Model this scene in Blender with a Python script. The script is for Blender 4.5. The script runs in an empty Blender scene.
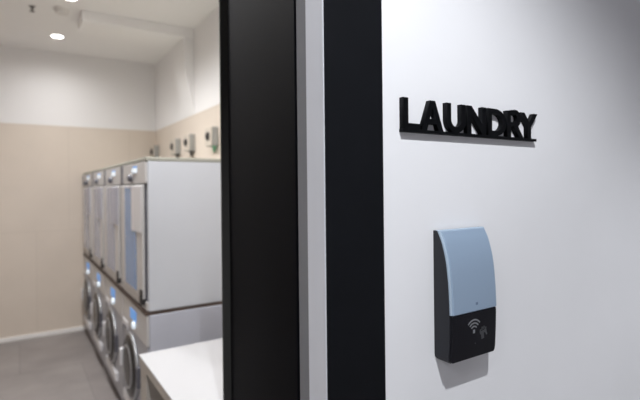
import bpy, bmesh, math, random
from mathutils import Vector, Matrix
random.seed(4)
S = bpy.context.scene
COL = S.collection
PI = math.pi

# ------------------------------------------------------------------ materials
def mat(name, col, rough=.5, metal=0., var=0., scale=6., bump=0., bscale=60., spec=.5, emit=None, estr=0., coat=0.):
    m = bpy.data.materials.new(name); m.use_nodes = True
    nt = m.node_tree; b = nt.nodes['Principled BSDF']
    b.inputs['Base Color'].default_value = (*col, 1)
    b.inputs['Roughness'].default_value = rough
    b.inputs['Metallic'].default_value = metal
    b.inputs['Specular IOR Level'].default_value = spec
    b.inputs['Coat Weight'].default_value = coat
    if emit:
        b.inputs['Emission Color'].default_value = (*emit, 1)
        b.inputs['Emission Strength'].default_value = estr
    tc = nt.nodes.new('ShaderNodeTexCoord')
    if var:
        n = nt.nodes.new('ShaderNodeTexNoise'); n.inputs['Scale'].default_value = scale; n.inputs['Detail'].default_value = 4
        r = nt.nodes.new('ShaderNodeValToRGB')
        r.color_ramp.elements[0].position = .3; r.color_ramp.elements[1].position = .7
        r.color_ramp.elements[0].color = (*[c * (1 - var) for c in col], 1)
        r.color_ramp.elements[1].color = (*[min(1, c * (1 + var)) for c in col], 1)
        nt.links.new(tc.outputs['Object'], n.inputs['Vector'])
        nt.links.new(n.outputs['Fac'], r.inputs['Fac']); nt.links.new(r.outputs['Color'], b.inputs['Base Color'])
    if bump:
        n2 = nt.nodes.new('ShaderNodeTexNoise'); n2.inputs['Scale'].default_value = bscale; n2.inputs['Detail'].default_value = 3
        bp = nt.nodes.new('ShaderNodeBump'); bp.inputs['Strength'].default_value = bump; bp.inputs['Distance'].default_value = .002
        nt.links.new(tc.outputs['Object'], n2.inputs['Vector'])
        nt.links.new(n2.outputs['Fac'], bp.inputs['Height']); nt.links.new(bp.outputs['Normal'], b.inputs['Normal'])
    return m

def mat_brick(name, c1, c2, cm, w, h, mortar, rough, vert=False, var=.0):
    """large tiles with thin joints, on object coordinates"""
    m = bpy.data.materials.new(name); m.use_nodes = True
    nt = m.node_tree; b = nt.nodes['Principled BSDF']; b.inputs['Roughness'].default_value = rough
    tc = nt.nodes.new('ShaderNodeTexCoord')
    br = nt.nodes.new('ShaderNodeTexBrick'); br.inputs['Scale'].default_value = 1
    br.inputs['Color1'].default_value = (*c1, 1); br.inputs['Color2'].default_value = (*c2, 1); br.inputs['Mortar'].default_value = (*cm, 1)
    br.inputs['Brick Width'].default_value = w; br.inputs['Row Height'].default_value = h; br.inputs['Mortar Size'].default_value = mortar
    vec = tc.outputs['Object']
    if vert:
        sp = nt.nodes.new('ShaderNodeSeparateXYZ'); ad = nt.nodes.new('ShaderNodeMath'); ad.operation = 'ADD'
        cb = nt.nodes.new('ShaderNodeCombineXYZ')
        nt.links.new(vec, sp.inputs[0]); nt.links.new(sp.outputs['X'], ad.inputs[0]); nt.links.new(sp.outputs['Y'], ad.inputs[1])
        nt.links.new(ad.outputs[0], cb.inputs['X']); nt.links.new(sp.outputs['Z'], cb.inputs['Y']); vec = cb.outputs[0]
    nt.links.new(vec, br.inputs['Vector'])
    out = br.outputs['Color']
    if var:
        n = nt.nodes.new('ShaderNodeTexNoise'); n.inputs['Scale'].default_value = 2.6; n.inputs['Detail'].default_value = 5
        mr = nt.nodes.new('ShaderNodeMapRange'); mr.inputs['From Min'].default_value = .3; mr.inputs['From Max'].default_value = .7
        mr.inputs['To Min'].default_value = 1 - var; mr.inputs['To Max'].default_value = 1 + var
        nt.links.new(tc.outputs['Object'], n.inputs['Vector']); nt.links.new(n.outputs['Fac'], mr.inputs['Value'])
        vm = nt.nodes.new('ShaderNodeVectorMath'); vm.operation = 'SCALE'
        nt.links.new(out, vm.inputs[0]); nt.links.new(mr.outputs[0], vm.inputs['Scale']); out = vm.outputs[0]
    nt.links.new(out, b.inputs['Base Color'])
    return m

M = dict(
    hall_paint=mat('hall_wall_paint', (.80, .805, .83), .75, bump=.06, bscale=220, var=.012, scale=5, spec=.3),
    paint=mat('laundry_white_paint', (.84, .83, .83), .8, bump=.05, bscale=160, spec=.3),
    ceiling=mat('ceiling_paint', (.90, .89, .885), .85, spec=.2),
    hall_ceiling=mat('hall_ceiling_paint', (.75, .75, .77), .85, spec=.2),
    tile=mat_brick('beige_wall_tile', (.68, .60, .52), (.695, .615, .535), (.64, .565, .49), .6, 1.075, .004, .5, vert=True, var=.03),
    floor=mat_brick('grey_floor_tile', (.24, .218, .212), (.265, .243, .235), (.20, .185, .18), .9, .9, .004, .45, var=.16),
    skirting=mat('white_skirting', (.88, .87, .85), .5),
    black=mat('satin_black_frame', (.0052, .0058, .0076), .55, var=.1, scale=9, spec=.12),
    leaf=mat('black_door_laminate', (.0028, .0029, .0042), .75, var=.15, scale=4, spec=.03),
    pull=mat('charcoal_pull', (.034, .034, .033), .6, spec=.1),
    reveal=mat('grey_reveal_paint', (.66, .68, .73), .6, var=.02),
    seal=mat('dark_grey_frame_seal', (.19, .195, .21), .6, var=.03),
    sign=mat('black_acrylic', (.0032, .0035, .0045), .5, var=.1, scale=40, spec=.1),
    dev_black=mat('black_plastic', (.0062, .0060, .0090), .45, bump=.03, bscale=900, spec=.2),
    dev_side=mat('dark_grey_plastic', (.026, .027, .032), .55, bump=.05, bscale=900, spec=.2),
    dev_blue=mat('blue_grey_plastic', (.255, .335, .445), .38, bump=.02, bscale=700, spec=.45),
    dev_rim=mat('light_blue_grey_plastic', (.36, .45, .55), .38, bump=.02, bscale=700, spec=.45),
    icon=mat('grey_icon_print', (.19, .195, .21), .6),
    icon_dim=mat('dim_grey_icon_print', (.055, .057, .063), .6),
    icon_blue=mat('dark_blue_print', (.11, .16, .24), .6),
    steel_light=mat('pale_grey_enamel', (.60, .63, .68), .42, var=.015, scale=3),
    front_light=mat('pale_warm_grey_front', (.585, .575, .57), .38, var=.03, scale=4),
    steel=mat('grey_stainless', (.55, .575, .66), .45, metal=.1, var=.03, scale=3),
    steel_front=mat('grey_washer_front', (.40, .405, .44), .42, metal=.1, var=.03, scale=4),
    lid=mat('olive_grey_lid', (.37, .37, .32), .5, var=.03),
    dark=mat('dark_gap', (.030, .027, .026), .6, var=.1),
    brown=mat('brown_gasket', (.085, .058, .045), .6, var=.1),
    chrome=mat('chrome_ring', (.42, .43, .45), .32, metal=.8, var=.02),
    glass=mat('dark_door_glass', (.012, .012, .013), .25, spec=.25, var=.1),
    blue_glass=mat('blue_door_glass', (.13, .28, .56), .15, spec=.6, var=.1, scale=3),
    glass_reflect=mat('blue_grey_door_glass', (.33, .37, .50), .18, spec=.6, var=.1, scale=3),
    plate_reflect=mat('blue_grey_plate_reflection', (.37, .39, .49), .3, var=.02),
    panel_white=mat('white_panel', (.72, .72, .745), .35, var=.01),
    display=mat('lit_blue_display', (.1, .3, .7), .3, emit=(.10, .34, .80), estr=.42),
    led=mat('lit_white_button', (.8, .85, .9), .3, emit=(.72, .86, 1.0), estr=.55),
    gap_shade=mat('dark_grey_gap_shade', (.15, .15, .17), .5, var=.05),
    knob=mat('dark_grey_knob', (.10, .10, .12), .4, var=.05),
    table_top=mat('white_laminate_top', (.57, .575, .59), .35, var=.01),
    table_edge=mat('beige_panel_edge', (.50, .47, .43), .5, var=.04),
    box_shade=mat('grey_switch_side_shade', (.34, .34, .325), .5, var=.04),
    box_cream=mat('cream_switch_plastic', (.58, .52, .45), .5, var=.03),
    gland=mat('dark_cable_gland', (.06, .055, .05), .55, var=.05),
    gland_green=mat('green_cable_gland', (.12, .30, .18), .5, var=.05),
    lamp_trim=mat('white_lamp_trim', (.8, .79, .78), .5, var=.01),
    lamp=mat('lamp_diffuser', (.9, .9, .88), .5, emit=(1, .97, .93), estr=9),
    detector=mat('pale_grey_plastic', (.74, .72, .70), .5, var=.02),
    sprinkler=mat('dull_metal', (.14, .13, .125), .4, metal=.6, var=.1),
)

# ------------------------------------------------------------------ mesh helpers
def box(bm, x0, x1, y0, y1, z0, z1):
    vs = [bm.verts.new((x, y, z)) for x in (x0, x1) for y in (y0, y1) for z in (z0, z1)]
    for f in ((0, 1, 3, 2), (4, 6, 7, 5), (0, 4, 5, 1), (2, 3, 7, 6), (0, 2, 6, 4), (1, 5, 7, 3)):
        bm.faces.new([vs[i] for i in f])

def prism(bm, poly, a0, a1, place):
    """poly of 2-D points swept from a0 to a1; place(u, v, a) -> 3-D"""
    A = [bm.verts.new(place(u, v, a0)) for u, v in poly]
    B = [bm.verts.new(place(u, v, a1)) for u, v in poly]
    n = len(poly)
    bm.faces.new(A); bm.faces.new(B[::-1])
    for i in range(n):
        bm.faces.new((A[i], B[i], B[(i + 1) % n], A[(i + 1) % n]))

def lathe(bm, prof, origin, axis, n=40):
    """prof: (radius, distance along axis), closed at both ends"""
    ax = Vector(axis).normalized(); o = Vector(origin)
    t = ax.orthogonal().normalized(); b = ax.cross(t)
    rings = []
    for r, d in prof:
        if r < 1e-6:
            rings.append([bm.verts.new(o + ax * d)])
        else:
            rings.append([bm.verts.new(o + ax * d + (t * math.cos(2 * PI * k / n) + b * math.sin(2 * PI * k / n)) * r) for k in range(n)])
    for p, q in zip(rings, rings[1:]):
        for k in range(n):
            k2 = (k + 1) % n
            if len(p) == 1 and len(q) == 1: continue
            if len(p) == 1: bm.faces.new((p[0], q[k], q[k2]))
            elif len(q) == 1: bm.faces.new((p[k], q[0], p[k2]))
            else: bm.faces.new((p[k], q[k], q[k2], p[k2]))
    for r in (rings[0], rings[-1]):
        if len(r) > 1: bm.faces.new(r)

def torus(bm, c, axis, R, r, n=48, m=12):
    ax = Vector(axis).normalized(); c = Vector(c); t = ax.orthogonal().normalized(); b = ax.cross(t)
    g = []
    for i in range(n):
        a = 2 * PI * i / n; d = t * math.cos(a) + b * math.sin(a)
        g.append([bm.verts.new(c + d * (R + r * math.cos(2 * PI * j / m)) + ax * r * math.sin(2 * PI * j / m)) for j in range(m)])
    for i in range(n):
        for j in range(m):
            bm.faces.new((g[i][j], g[(i + 1) % n][j], g[(i + 1) % n][(j + 1) % m], g[i][(j + 1) % m]))

def obj(name, bm, m, parent=None, bevel=0., seg=2, smooth=False, label=None):
    bmesh.ops.recalc_face_normals(bm, faces=bm.faces)
    me = bpy.data.meshes.new(name); bm.to_mesh(me); bm.free()
    if smooth:
        for p in me.polygons: p.use_smooth = True
    me.materials.append(m)
    o = bpy.data.objects.new(name, me); COL.objects.link(o)
    if parent: o.parent = parent
    if bevel:
        md = o.modifiers.new('Bevel', 'BEVEL'); md.width = bevel; md.segments = seg; md.limit_method = 'ANGLE'; md.angle_limit = math.radians(35)
        for p in me.polygons: p.use_smooth = True
        w = o.modifiers.new('WN', 'WEIGHTED_NORMAL'); w.keep_sharp = True
    if smooth and not bevel:
        me.set_sharp_from_angle(angle=math.radians(40))
    if label: o['label'] = label
    return o

def boxes(name, m, parent, *bs, bevel=0., label=None):
    bm = bmesh.new()
    for b in bs: box(bm, *b)
    return obj(name, bm, m, parent, bevel, label=label)

def struct(o, label=None):
    o['kind'] = 'structure'
    if label: o['label'] = label
    return o

def thing(name, label, cat, loc=(0, 0, 0), rot=(0, 0, 0), group=None):
    o = bpy.data.objects.new(name, None); COL.objects.link(o)
    o.empty_display_size = .1
    o.location = loc; o.rotation_euler = rot
    o['label'] = label; o['category'] = cat
    if group: o['group'] = group
    return o

def dup(root, loc, label):
    r = root.copy(); COL.objects.link(r); r.location = loc; r['label'] = label
    for ch in list(root.children):
        c = ch.copy(); COL.objects.link(c); c.parent = r
        for g in list(ch.children):
            d = g.copy(); COL.objects.link(d); d.parent = c
    return r

# ------------------------------------------------------------------ dimensions
D = .60                 # hall face of the wall that carries the sign
YB = 5.55               # far wall of the laundry
XR = 1.34               # right wall of the laundry
XL = -1.75
ZC = 2.93               # laundry ceiling
ZT = 2.165              # top of the beige tiles
HX0, HX1, HY0, HZ = -2.3, 3.3, -2.3, 2.80
JX, JL, JH = .3986, -.49, 2.27     # door opening

# ------------------------------------------------------------------ setting
def sbox(name, m, *bs, label=None, bevel=0.):
    return struct(boxes(name, m, None, *bs, bevel=bevel), label)

sbox('floor', M['floor'], (HX0 - .1, HX1 + .1, HY0 - .1, YB + .15, -.1, 0))
sbox('ceiling', M['ceiling'], (XL - .1, XR + .1, .682, YB + .15, ZC, ZC + .1))
sbox('ceiling_hall', M['hall_ceiling'], (HX0 - .1, HX1 + .1, HY0 - .1, .60, HZ, HZ + .1))
# wall with the doorway: hall skin and room-side skin
sbox('wall_front', M['hall_paint'],
     (HX0, JL, D, .6497, 0, ZC + .1), (JX, HX1, D, .6497, 0, ZC + .1), (JL, JX, D, .6497, JH, ZC + .1))
sbox('wall_doorway', M['paint'],
     (XL - .1, JL - .056, .6497, .682, 0, ZC), (JX + .056, XR + .1, .6497, .682, 0, ZC), (JL - .056, JX + .056, .6497, .682, JH + .03, ZC))
sbox('wall_back', M['paint'], (XL - .1, XR + .1, YB, YB + .12, ZT, ZC))
sbox('wall_right', M['paint'], (XR, XR + .12, .682, YB, ZT, ZC))
sbox('wall_left', M['paint'], (XL - .12, XL, .682, YB, ZT, ZC))
sbox('wall_tile_back', M['tile'], (XL - .1, XR + .1, YB, YB + .12, 0, ZT))
sbox('wall_tile_right', M['tile'], (XR, XR + .12, .682, YB, 0, ZT))
sbox('wall_tile_left', M['tile'], (XL - .12, XL, .682, YB, 0, ZT))
sbox('baseboard_back', M['skirting'], (XL, .60, YB - .014, YB, 0, .042), bevel=.002)
sbox('baseboard_left', M['skirting'], (XL, XL + .014, .70, YB - .014, 0, .042), bevel=.002)
sbox('wall_hall_left', M['hall_paint'], (HX0 - .1, HX0, HY0, D, 0, HZ))
sbox('wall_hall_right', M['hall_paint'], (HX1, HX1 + .1, HY0, D, 0, HZ))
sbox('wall_hall_back', M['hall_paint'], (HX0 - .1, HX1 + .1, HY0 - .1, HY0, 0, HZ))
# boxed soffit and riser in the far right corner of the laundry
sbox('trim_3', M['ceiling'], (.44, XR, 4.12, 4.44, ZC - .085, ZC), bevel=.004, label='boxed soffit under the laundry ceiling')
bm = bmesh.new()
prism(bm, [(XR, ZC - .085), (1.255, ZC - .085), (1.255, ZT + .40), (XR, ZT)], 4.12, 4.44, lambda u, v, a: (u, a, v))
struct(obj('trim_5', bm, M['paint'], bevel=.004), 'boxed riser on the right wall')
# black architrave, painted reveal, dark seal
sbox('trim_1', M['black'],
     (JX, .5158, D - .002, D, 0, JH + .1172), (JL - .1172, JL, D - .002, D, 0, JH + .1172), (JL, JX, D - .002, D, JH, JH + .1172),
     label='flat black door surround')
sbox('trim_2', M['reveal'],
     (JX - .0015, JX, D - .001, .6497, 0, JH), (JL, JL + .0015, D - .001, .6497, 0, JH), (JL + .0015, JX - .0015, D - .001, .6497, JH - .0015, JH),
     label='pale grey door reveal')
sbox('trim_4', M['seal'],
     (JX - .001, JX + .0104, .650, .6805, 0, JH + .02), (JL - .0104, JL + .001, .650, .6805, 0, JH + .02), (JL + .001, JX - .001, .650, .6805, JH - .001, JH + .02),
     label='dark grey door stop strip')
# open door leaf
beta = math.radians(14.3)
bm = bmesh.new(); box(bm, 0, .044, 0, .852, .008, 2.25)
door = struct(obj('door_1', bm, M['leaf'], None, bevel=.0015), 'black door leaf standing open into the laundry room')
door.location = (JX, .686, 0); door.rotation_euler = (0, 0, -beta)
boxes('edge_stile', M['leaf'], door, (-.0022, 0, 0, .108, .008, 2.25), bevel=.0008)
boxes('pull_rail', M['pull'], door, (-.026, .018, .8525, .872, .008, 2.25), bevel=.003, label='charcoal full height edge rail')
bm = bmesh.new()
for zz in (.25, 1.1, 2.0): lathe(bm, [(.007, zz), (.007, zz + .1)], (.051, -.004, 0), (0, 0, 1), 16)
obj('hinge', bm, M['black'], door, smooth=True)

# ------------------------------------------------------------------ LAUNDRY sign
SX0, SX1, SZ0, SZ1 = .5540, .9455, 1.5935, 1.5990
CH = .0545; SD = .0100
sign = thing('wall_sign', 'raised black letters reading LAUNDRY on a thin black rail on the white wall', 'sign', (SX0, D, SZ0))

def arc(cx, cz, rx, rz, a0, a1, n=14):
    return [(cx + rx * math.cos(math.radians(a0 + (a1 - a0) * i / n)), cz + rz * math.sin(math.radians(a0 + (a1 - a0) * i / n))) for i in range(n + 1)]

h = CH
letters = [
    ('L', .5550, [[(0, 0), (.0405, 0), (.0405, .0105), (.0122, .0105), (.0122, h), (0, h)]]),
    ('A', .5990, [[(0, 0), (.0212, h), (.0345, h), (.0555, 0), (.0420, 0), (.0380, .0118), (.0174, .0118), (.0132, 0)],
                  [(.0208, .0215), (.0346, .0215), (.0277, .0415)]]),
    ('U', .6630, [[(0, h), (0, .022)] + arc(.0262, .024, .0262, .0245, 180, 360, 20)[1:] + [(.0524, h), (.0400, h), (.0400, .024)]
                  + arc(.0262, .0245, .0138, .0135, 360, 180, 20)[1:] + [(.0124, h)]]),
    ('N', .7200, [[(0, 0), (0, h), (.0130, h), (.0440, .0215), (.0440, h), (.0562, h), (.0562, 0), (.0440, 0), (.0122, .0370), (.0122, 0)]]),
    ('D', .7820, [[(0, 0), (0, h)] + arc(.0240, h / 2, .0338, h / 2, 90, -90, 24),
                  [(.0124, .0105), (.0124, h - .0105)] + arc(.0232, h / 2, .0216, h / 2 - .0105, 90, -90, 20)]),
    ('R', .8435, [[(0, 0), (0, h)] + arc(.0270, .0400, .0200, .0180, 90, -62, 16) + [(.0555, 0), (.0405, 0), (.0210, .0225), (.0124, .0225), (.0124, 0)],
                  [(.0124, .0320), (.0124, h - .0105)] + arc(.0250, .0398, .0090, .0078, 90, -90, 12)]),
    ('Y', .8885, [[(0, h), (.0145, h), (.0310, .0345), (.0470, h), (.0615, h), (.0372, .0245), (.0372, 0), (.0248, 0), (.0248, .0245)]]),
]
rail = boxes('rail', M['sign'], sign, (0, SX1 - SX0, -SD, 0, 0, SZ1 - SZ0), bevel=.0004)
for k, (ch, x0, splines) in enumerate(letters):
    cu = bpy.data.curves.new('letter', 'CURVE'); cu.dimensions = '2D'; cu.fill_mode = 'BOTH'
    cu.extrude = SD / 2 - .0004; cu.bevel_depth = .0004; cu.bevel_resolution = 1; cu.offset = -.0004
    for sp in splines:
        s = cu.splines.new('POLY'); s.points.add(len(sp) - 1); s.use_cyclic_u = True
        for p, (u, v) in zip(s.points, sp): p.co = (u, v, 0, 1)
    tmp = bpy.data.objects.new('letter_curve', cu); COL.objects.link(tmp)
    dg = bpy.context.evaluated_depsgraph_get(); dg.update()
    me = bpy.data.meshes.new_from_object(tmp.evaluated_get(dg)); me.name = 'letter'
    bpy.data.objects.remove(tmp); bpy.data.curves.remove(cu)
    me.transform(Matrix.Translation((x0 - SX0, -SD / 2, SZ1 - SZ0 - .0006)) @ Matrix.Rotation(PI / 2, 4, 'X'))
    me.materials.clear(); me.materials.append(M['sign'])
    for p in me.polygons: p.material_index = 0
    o = bpy.data.objects.new('letter', me); COL.objects.link(o); o.parent = sign
    o['label'] = 'black raised capital letter ' + ch

# ------------------------------------------------------------------ card reader
DX0, DX1, DZ0, DZ1 = .6350, .7634, 1.1835, 1.4190
rd = thing('wall_mounted_card_reader', 'black wall card reader with curved blue grey cover and contactless symbol, below the sign', 'card reader', (.699, D, DZ0))
HW = (DX1 - DX0) / 2; HH = DZ1 - DZ0
prof = [(.0085, HH), (.0150, HH - .0012), (.0205, HH - .011), (.0285, HH - .0335), (.0350, HH - .0610), (.0388, HH - .1000), (.0400, HH - .1240), (.0410, HH - .152), (.0400, HH - .190), (.0382, HH - .222), (.0370, 0.0)]
def protr(z):
    for (p0, z0), (p1, z1) in zip(prof, prof[1:]):
        if z1 <= z <= z0: return p0 + (p1 - p0) * (z0 - z) / (z0 - z1)
    return prof[0][0]
# smooth the profile
zs = [HH - .0012 - (HH - .0012) * i / 40 for i in range(41)]
def psm(z):
    w = .012; return sum(protr(min(max(z + w * (k - 2) / 2, 0), HH)) for k in range(5)) / 5
def shell(half, inset, zlo, zhi, back, corner=0.):
    """body whose side profile follows the curve minus inset, from zlo to zhi, back at -back"""
    bm = bmesh.new(); zz = [z for z in [zlo] + sorted(z for z in zs if zlo < z < zhi) + [zhi]]
    rows = []
    for z in zz:
        p = max(psm(z) - inset, back + .0008)
        w = half
        if corner and z < corner:  # rounded lower corners
            t = 1 - z / corner; w = half - corner * .45 * (1 - math.sqrt(max(0, 1 - t * t)))
        rows.append([bm.verts.new((-w, -back, z)), bm.verts.new((-w, -p, z)), bm.verts.new((w, -p, z)), bm.verts.new((w, -back, z))])
    for a, b in zip(rows, rows[1:]):
        for i in range(4): bm.faces.new((a[i], a[(i + 1) % 4], b[(i + 1) % 4], b[i]))
    bm.faces.new(rows[0][::-1]); bm.faces.new(rows[-1])
    return bm
CZ = 1.2690 - DZ0
obj('housing', shell(HW, .0050, 0, HH - .0006, 0, .013), M['dev_side'], rd, bevel=.0022, seg=3)
obj('front_face', shell(HW - .0030, .0003, .0006, CZ - .0004, .030, .013), M['dev_black'], rd, bevel=.002, seg=3, label='black lower front face')
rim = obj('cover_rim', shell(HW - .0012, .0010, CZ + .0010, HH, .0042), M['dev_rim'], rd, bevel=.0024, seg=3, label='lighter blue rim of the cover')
obj('cover', shell(HW - .0042, -.0010, CZ + .0002, HH - .0014, .0055), M['dev_blue'], rd, bevel=.0022, seg=3, label='curved blue grey plastic cover')
# printed marks, thin raised prints following the face
def ribbon(bm, pts, w, z_off=.0):
    """pts in (x, z) of the reader; a flat stroke of width w just proud of the face"""
    L, R_ = [], []
    n = len(pts)
    for i, (x, z) in enumerate(pts):
        a = pts[max(i - 1, 0)]; b = pts[min(i + 1, n - 1)]
        dx, dz = b[0] - a[0], b[1] - a[1]; l = math.hypot(dx, dz) or 1
        nx, nz = -dz / l * w / 2, dx / l * w / 2
        for s, lst in ((1, L), (-1, R_)):
            xx, zz = x + s * nx, z + s * nz
            p = psm(zz) - .0003 + z_off
            lst.append((bm.verts.new((xx, -p - .0002, zz)), bm.verts.new((xx, -p + .0006, zz))))
    for i in range(n - 1):
        bm.faces.new((L[i][0], L[i + 1][0], R_[i + 1][0], R_[i][0])); bm.faces.new((L[i][1], R_[i][1], R_[i + 1][1], L[i + 1][1]))
        bm.faces.new((L[i][0], L[i][1], L[i + 1][1], L[i + 1][0])); bm.faces.new((R_[i][0], R_[i + 1][0], R_[i + 1][1], R_[i][1]))
    for i in (0, n - 1): bm.faces.new((L[i][0], R_[i][0], R_[i][1], L[i][1]))
wx, wz = .6957 - .699, 1.2330 - DZ0
bm = bmesh.new()
for r in (.0095, .0155, .0215):
    ribbon(bm, [(wx + r * math.cos(math.radians(a)), wz + r * math.sin(math.radians(a))) for a in range(42, 139, 8)], .0027)
ribbon(bm, [(wx, wz - .0032), (wx, wz + .0034)], .0056)
obj('contactless_symbol', bm, M['icon'], rd, label='pale grey printed radio wave symbol')
hx, hz = .7225 - .699, 1.2290 - DZ0
bm = bmesh.new()
for dx, a0, a1 in ((-.0095, -.001, .0045), (-.0045, .003, .0090), (.0008, .004, .0098), (.006, .002, .0075)):
    ribbon(bm, [(hx + dx, hz + a0), (hx + dx + .0008, hz + a1)], .0030)
ribbon(bm, [(hx - .0100, hz - .002), (hx + .0085, hz + .001)], .0055)
ribbon(bm, [(hx - .0030, hz - .003), (hx - .0012, hz - .0135)], .0075)
ribbon(bm, [(hx + .0065, hz - .001), (hx + .0100, hz - .0075)], .0035)
obj('hand_symbol', bm, M['icon_dim'], rd, label='dim grey printed hand symbol')
bm = bmesh.new()
sx, sz = .7025 - .699, 1.2835 - DZ0
ribbon(bm, [(sx, sz - .0022), (sx, sz + .0024)], .0058, .0013)
obj('cover_mark', bm, M['icon_blue'], rd, label='small dark blue mark at the foot of the cover')
bm = bmesh.new(); lathe(bm, [(.0012, 0), (.0012, .0006)], (.001, -psm(.027) + .0004, .027), (0, -1, 0), 16)
obj('status_led', bm, M['icon_dim'], rd)

# ------------------------------------------------------------------ washers and dryers
MX, MY0, PITCH, MW, MD = .585, 2.640, .7225, .697, .715
WH, DZB, DH = .806, .8262, .847     # washer height, dryer base, dryer height
WG, DG = 'washing machines along the right wall', 'tumble dryers on top of the washing machines'
wl = ['grey front loading washing machine at the near end of the row, nearest the white table',
      'grey front loading washing machine, second from the white table',
      'grey front loading washing machine, third from the white table',
      'grey front loading washing machine at the far end, against the beige tiled wall']
dl = ['pale grey tumble dryer stacked at the near end of the row, its whole side showing',
      'pale grey tumble dryer stacked on the second washer from the white table',
      'pale grey tumble dryer stacked on the third washer from the white table',
      'pale grey tumble dryer stacked at the far end, against the beige tiled wall']

def make_washer():
    t = thing('washing_machine', wl[0], 'washing machine', (MX, MY0, 0), group=WG)
    boxes('cabinet', M['steel'], t, (.012, MD, 0, MW, .03, WH), bevel=.006)
    boxes('front_panel', M['steel_front'], t, (0, .0125, .006, MW - .006, .05, .625), bevel=.004)
    cp = boxes('control_panel', M['front_light'], t, (-.004, .0125, .006, MW - .006, .632, WH - .004), bevel=.005)
    boxes('display', M['display'], cp, (-.008, -.003, .27, .43, .705, .765), bevel=.002, label='lit blue display')
    bm = bmesh.new(); lathe(bm, [(.022, 0), (.022, .012), (.016, .016), (0, .017)], (-.004, .315, .682), (-1, 0, 0), 24)
    obj('start_button', bm, M['led'], cp, smooth=True, label='lit white start button')
    dr = boxes('detergent_drawer', M['panel_white'], t, (-.008, .006, .52, .690, .600, .650), bevel=.004, label='white detergent drawer front')
    boxes('drawer_grip', M['knob'], dr, (-.011, -.007, .55, .66, .602, .612), bevel=.001)
    cy, cz = .42, .405
    bm = bmesh.new(); torus(bm, (-.008, cy, cz), (1, 0, 0), .195, .011); 
    ring = obj('door_ring', bm, M['chrome'], t, smooth=True)
    bm = bmesh.new(); lathe(bm, [(.192, .010), (.190, -.010), (.165, -.020), (.10, -.026), (0, -.028)], (-.006, cy, cz), (1, 0, 0), 48)
    obj('door_glass', bm, M['glass'], ring, smooth=True)
    bm = bmesh.new(); torus(bm, (-.026, cy, cz), (1, 0, 0), .125, .008)
    obj('inner_ring', bm, M['chrome'], ring, smooth=True)
    boxes('door_handle', M['panel_white'], ring, (-.038, -.012, cy + .188, cy + .225, cz - .055, cz + .055), bevel=.006, label='white door handle')
    boxes('door_hinge', M['knob'], ring, (-.022, .000, cy - .238, cy - .205, cz - .06, cz + .06), bevel=.003)
    boxes('service_flap', M['panel_white'], t, (-.020, .001, .18, .62, .140, .200), bevel=.004, label='white lower service flap')
    boxes('plinth', M['dark'], t, (.02, MD - .02, .012, MW - .012, .012, .032))
    for x in (.05, MD - .05):
        for y in (.05, MW - .05):
            bm = bmesh.new(); lathe(bm, [(.022, 0), (.022, .010), (.012, .012), (.012, .03)], (x, y, 0), (0, 0, 1), 20)
            obj('foot', bm, M['dark'], t, smooth=True)
    # dark joint strip the dryer stands on
    boxes('stacking_strip', M['brown'], t, (-.010, MD - .01, .004, MW - .002, WH, DZB - .0004), bevel=.001, label='dark brown stacking strip on top')
    return t

def make_dryer(glass):
    t = thing('tumble_dryer', dl[0], 'tumble dryer', (MX, MY0, DZB), group=DG)
    boxes('cabinet', M['steel_light'], t, (.010, MD, 0, MW, 0, DH - .022), bevel=.005)
    boxes('lid', M['lid'], t, (-.004, MD + .004, -.001, MW + .001, DH - .022, DH), bevel=.005, label='olive grey top lid')
    boxes('lower_front', M['front_light'], t, (0, .0105, .006, MW - .006, .004, .050), bevel=.003)
    cp = boxes('control_panel', M['front_light'], t, (-.004, .0105, .006, MW - .006, .705, DH - .023), bevel=.005)
    boxes('display', M['led'], cp, (-.009, -.003, .215, .33, .768, .794), bevel=.002, label='lit white display')
    boxes('status_strip', M['display'], cp, (-.008, -.003, .215, .31, .797, .806), bevel=.001, label='lit blue strip')
    boxes('panel_gap_shade', M['gap_shade'], cp, (-.010, .0105, MW - .060, MW - .004, .706, DH - .0235), bevel=.003, label='dark grey strip painted as the shade between panels')  # dark strip painted as the shade in the gap between control panels
    bm = bmesh.new(); lathe(bm, [(.026, 0), (.026, .006), (.020, .020), (.017, .026), (0, .027)], (-.003, .355, .738), (-1, 0, 0), 28)
    obj('program_knob', bm, M['knob'], cp, smooth=True)
    boxes('door_gasket', M['knob'], t, (.002, .0105, .032, MW - .010, .054, .702))
    d = boxes('door', M['front_light'], t, (-.014, .002, .042, MW - .020, .062, .694), bevel=.006)
    boxes('door_window', glass, d, (-.0165, -.013, .200, .520, .085, .680), bevel=.003, label='tall blue glass door window')
    boxes('door_plate', M['panel_white'], d, (-.0185, -.013, .052, .315, .426, .688), bevel=.004, label='white upper door plate')
    boxes('hinge', M['dark'], t, (-.022, .003, .046, .100, .030, .112), bevel=.004, label='dark lower door hinge')
    return t

w0 = make_washer()
d0 = make_dryer(M['blue_glass'])
ws, ds = [w0], [d0]
for i in range(1, 4):
    ws.append(dup(w0, (MX, MY0 + i * PITCH, 0), wl[i]))
    d = dup(d0, (MX, MY0 + i * PITCH, DZB), dl[i]); ds.append(d)
# farther dryers, same model: reflections painted as greyer window and plate colours
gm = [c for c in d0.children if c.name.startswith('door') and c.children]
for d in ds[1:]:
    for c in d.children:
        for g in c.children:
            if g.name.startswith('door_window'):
                g.data = g.data.copy(); g.data.materials[0] = M['glass_reflect']; g['label'] = 'tall glass door window with blue grey reflection painted in'
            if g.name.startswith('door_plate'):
                g.data = g.data.copy(); g.data.materials[0] = M['plate_reflect']; g['label'] = 'upper door plate with blue grey reflection painted in'

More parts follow.
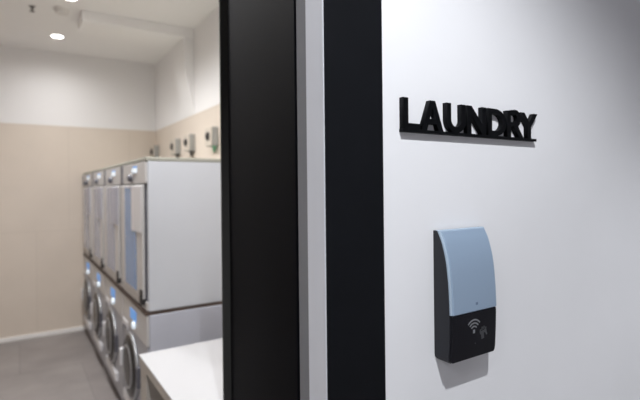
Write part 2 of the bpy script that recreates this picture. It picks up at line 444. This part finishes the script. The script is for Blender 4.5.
# ------------------------------------------------------------------ table
TX0, TX1, TY0, TY1, TZ = .4705, 1.325, 1.560, 2.307, .720
tb = thing('folding_table', 'white topped work table with slab ends in front of the stacked machines', 'table', ((TX0 + TX1) / 2, (TY0 + TY1) / 2, 0))
cx, cy = (TX0 + TX1) / 2, (TY0 + TY1) / 2
def tbx(n, m, x0, x1, y0, y1, z0, z1, **k): return boxes(n, m, tb, (x0 - cx, x1 - cx, y0 - cy, y1 - cy, z0, z1), **k)
tbx('table_top', M['table_top'], TX0, TX1, TY0, TY1, TZ - .008, TZ, bevel=.002, label='bright white laminate top')
tbx('top_edge', M['table_edge'], TX0 + .002, TX1 - .002, TY0 + .002, TY1 - .002, TZ - .046, TZ - .008, bevel=.001, label='beige board edge under the top')
tbx('end_panel', M['table_edge'], TX0 + .006, TX1 - .01, TY1 - .125, TY1 - .004, 0, TZ - .046, bevel=.002)
tbx('end_panel', M['table_edge'], TX0 + .006, TX1 - .01, TY0 + .004, TY0 + .125, 0, TZ - .046, bevel=.002)
tbx('back_panel', M['table_edge'], TX1 - .035, TX1 - .012, TY0 + .125, TY1 - .125, .15, TZ - .046, bevel=.002)

# ------------------------------------------------------------------ wall switches above the dryers
sl = ['cream wall box with round black button and green cable gland, nearest of the row',
      'cream wall box with round black button, second nearest of the row above the dryers',
      'cream wall box with round black button, third of the row, left of the second',
      'cream wall box with round black button in the far corner of the tiled walls']
def make_switch(y, label, gland):
    t = thing('wall_box', label, 'wall box', (XR, y, 1.835), group='boxes on the right wall above the dryers')
    boxes('box_body', M['box_shade'], t, (-.052, 0, 0, .150, 0, .150), bevel=.006)  # grey body colour stands for the shaded side of a cream box
    cpl = boxes('cover_plate', M['box_cream'], t, (-.062, -.0515, .002, .148, .002, .148), bevel=.004, label='cream cover plate')
    bm = bmesh.new(); lathe(bm, [(.036, 0), (.035, .006), (.026, .010), (.024, .016), (0, .018)], (-.062, .070, .078), (-1, 0, 0), 28)
    obj('button', bm, M['dark'], cpl, smooth=True, label='round black button')
    bm = bmesh.new(); lathe(bm, [(.020, 0), (.020, -.016), (.015, -.018), (.011, -.036), (.007, -.048)], (-.026, .03, 0), (0, 0, 1), 20)
    obj('cable_gland', bm, gland, t, smooth=True, label='green cable gland' if gland == M['gland_green'] else None)
    return t
for y, l, g in zip((3.535, 4.115, 4.56, 5.385), sl, ('gland_green', 'gland', 'gland', 'gland')):
    make_switch(y, l, M[g])

# ------------------------------------------------------------------ ceiling fittings and lights
def downlight(x, y, zc, label, group, power, col, size=math.radians(173), blend=1, r=.05):
    t = thing('ceiling_light', label, 'ceiling light', (x, y, zc), group=group)
    bm = bmesh.new(); lathe(bm, [(.062, 0), (.066, -.004), (.060, -.008), (.050, -.007), (.050, 0)], (0, 0, 0), (0, 0, 1), 40)
    obj('trim_ring', bm, M['lamp_trim'], t, smooth=True)
    bm = bmesh.new(); lathe(bm, [(.049, -.001), (.049, -.006), (0, -.007)], (0, 0, 0), (0, 0, 1), 40)
    obj('diffuser', bm, M['lamp'], t, smooth=True, label='glowing white diffuser')
    if size:
        L = bpy.data.lights.new('downlight_lamp', 'SPOT'); L.spot_size = size; L.spot_blend = blend; L.shadow_soft_size = r
    else:
        L = bpy.data.lights.new('downlight_lamp', 'AREA'); L.shape = 'DISK'; L.size = .09
    L.energy = power; L.color = col
    o = bpy.data.objects.new('downlight_lamp', L); COL.objects.link(o); o.location = (x, y, zc - .03)
    return t
WARM = (1, .99, .99); COOL = (.955, .975, 1)
LG = 'downlights in the laundry ceiling'
P = 62
downlight(.32, 4.95, ZC, 'round lit downlight in the laundry ceiling, the far one, wholly in view', LG, 27, WARM)
downlight(.335, 3.90, ZC, 'round lit downlight cut by the top edge of the photo', LG, 112, WARM, math.radians(154))
downlight(.38, 2.89, ZC, 'round lit downlight over the near end of the machine row', LG, 50, WARM)
downlight(.42, 1.85, ZC, 'round lit downlight over the white table', LG, 120, WARM)
downlight(-.95, 4.4, ZC, 'added downlight out of view at the left of the laundry, far one', LG, 5, WARM)  # unseen lamp added as a light source for the laundry
downlight(-.95, 2.6, ZC, 'added downlight out of view at the left of the laundry, near one', LG, 13, WARM)  # another unseen lamp, added for light in the left half
HG = 'downlights in the hall ceiling'
downlight(.10, -.33, HZ, 'round lit downlight in the hall ceiling before the sign wall', HG, 128, COOL, math.radians(128), .45, .022)
downlight(-1.6, -.6, HZ, 'added fill downlight out of view at the left end of the hall', HG, 66, COOL)  # unseen fill lamp, added and placed to lift the door reveal
downlight(1.8, -.33, HZ, 'added fill downlight out of view at the right end of the hall', HG, 60, COOL, math.radians(86), .6, .03)  # unseen lamp added; narrow cone brightens only the lower right of the wall

dt = thing('smoke_detector', 'pale round detector on the laundry ceiling beside the downlight', 'detector', (.305, 4.20, ZC))
bm = bmesh.new(); lathe(bm, [(.060, 0), (.060, -.012), (.050, -.020), (.046, -.034), (0, -.038)], (0, 0, 0), (0, 0, 1), 36)
obj('detector_body', bm, M['detector'], dt, smooth=True)
bm = bmesh.new(); lathe(bm, [(.016, -.036), (.014, -.042), (0, -.043)], (0, 0, 0), (0, 0, 1), 20)
obj('sensor_cap', bm, M['detector'], dt, smooth=True)
sp = thing('sprinkler', 'small dark sprinkler head on the laundry ceiling at the upper left', 'sprinkler', (.105, 4.25, ZC))
bm = bmesh.new(); lathe(bm, [(.022, 0), (.022, -.004), (.010, -.007), (.009, -.025)], (0, 0, 0), (0, 0, 1), 24)
obj('sprinkler_body', bm, M['sprinkler'], sp, smooth=True)
bm = bmesh.new(); lathe(bm, [(.005, -.025), (.005, -.036), (.018, -.038), (.018, -.041), (0, -.042)], (0, 0, 0), (0, 0, 1), 24)
obj('deflector', bm, M['sprinkler'], sp, smooth=True)

# ------------------------------------------------------------------ world, camera, view
W = bpy.data.worlds.new('World'); S.world = W; W.use_nodes = True
W.node_tree.nodes['Background'].inputs[0].default_value = (.5, .52, .55, 1)
W.node_tree.nodes['Background'].inputs[1].default_value = .05

F = 465.; VX = 18.; roll = math.radians(.6); HC = 1.5
psi = math.atan((320 - VX) / F)
hy = 190 - math.tan(roll) * (320 - VX)
cam = bpy.data.cameras.new('Camera'); co = bpy.data.objects.new('Camera', cam); COL.objects.link(co)
cam.sensor_width = 36; cam.lens = F / 640 * 36
cam.shift_y = (hy - 200) / 640 * 1.0
cam.clip_start = .02
fw = Vector((math.sin(psi), math.cos(psi), 0)); rt = Vector((math.cos(psi), -math.sin(psi), 0)); up = Vector((0, 0, 1))
R0 = Matrix((rt, up, -fw)).transposed()
Rm = R0 @ Matrix.Rotation(-roll, 3, 'Z')
co.matrix_world = Matrix.Translation((0, 0, HC)) @ Rm.to_4x4()
cam.dof.use_dof = True; cam.dof.focus_distance = .86; cam.dof.aperture_fstop = 3.4
S.camera = co
S.view_settings.view_transform = 'Standard'; S.view_settings.look = 'None'
S.view_settings.exposure = 0; S.view_settings.gamma = 1; S.view_settings.use_curve_mapping = False
S.cycles.max_bounces = 10; S.cycles.diffuse_bounces = 6
S.cycles.use_denoising = True
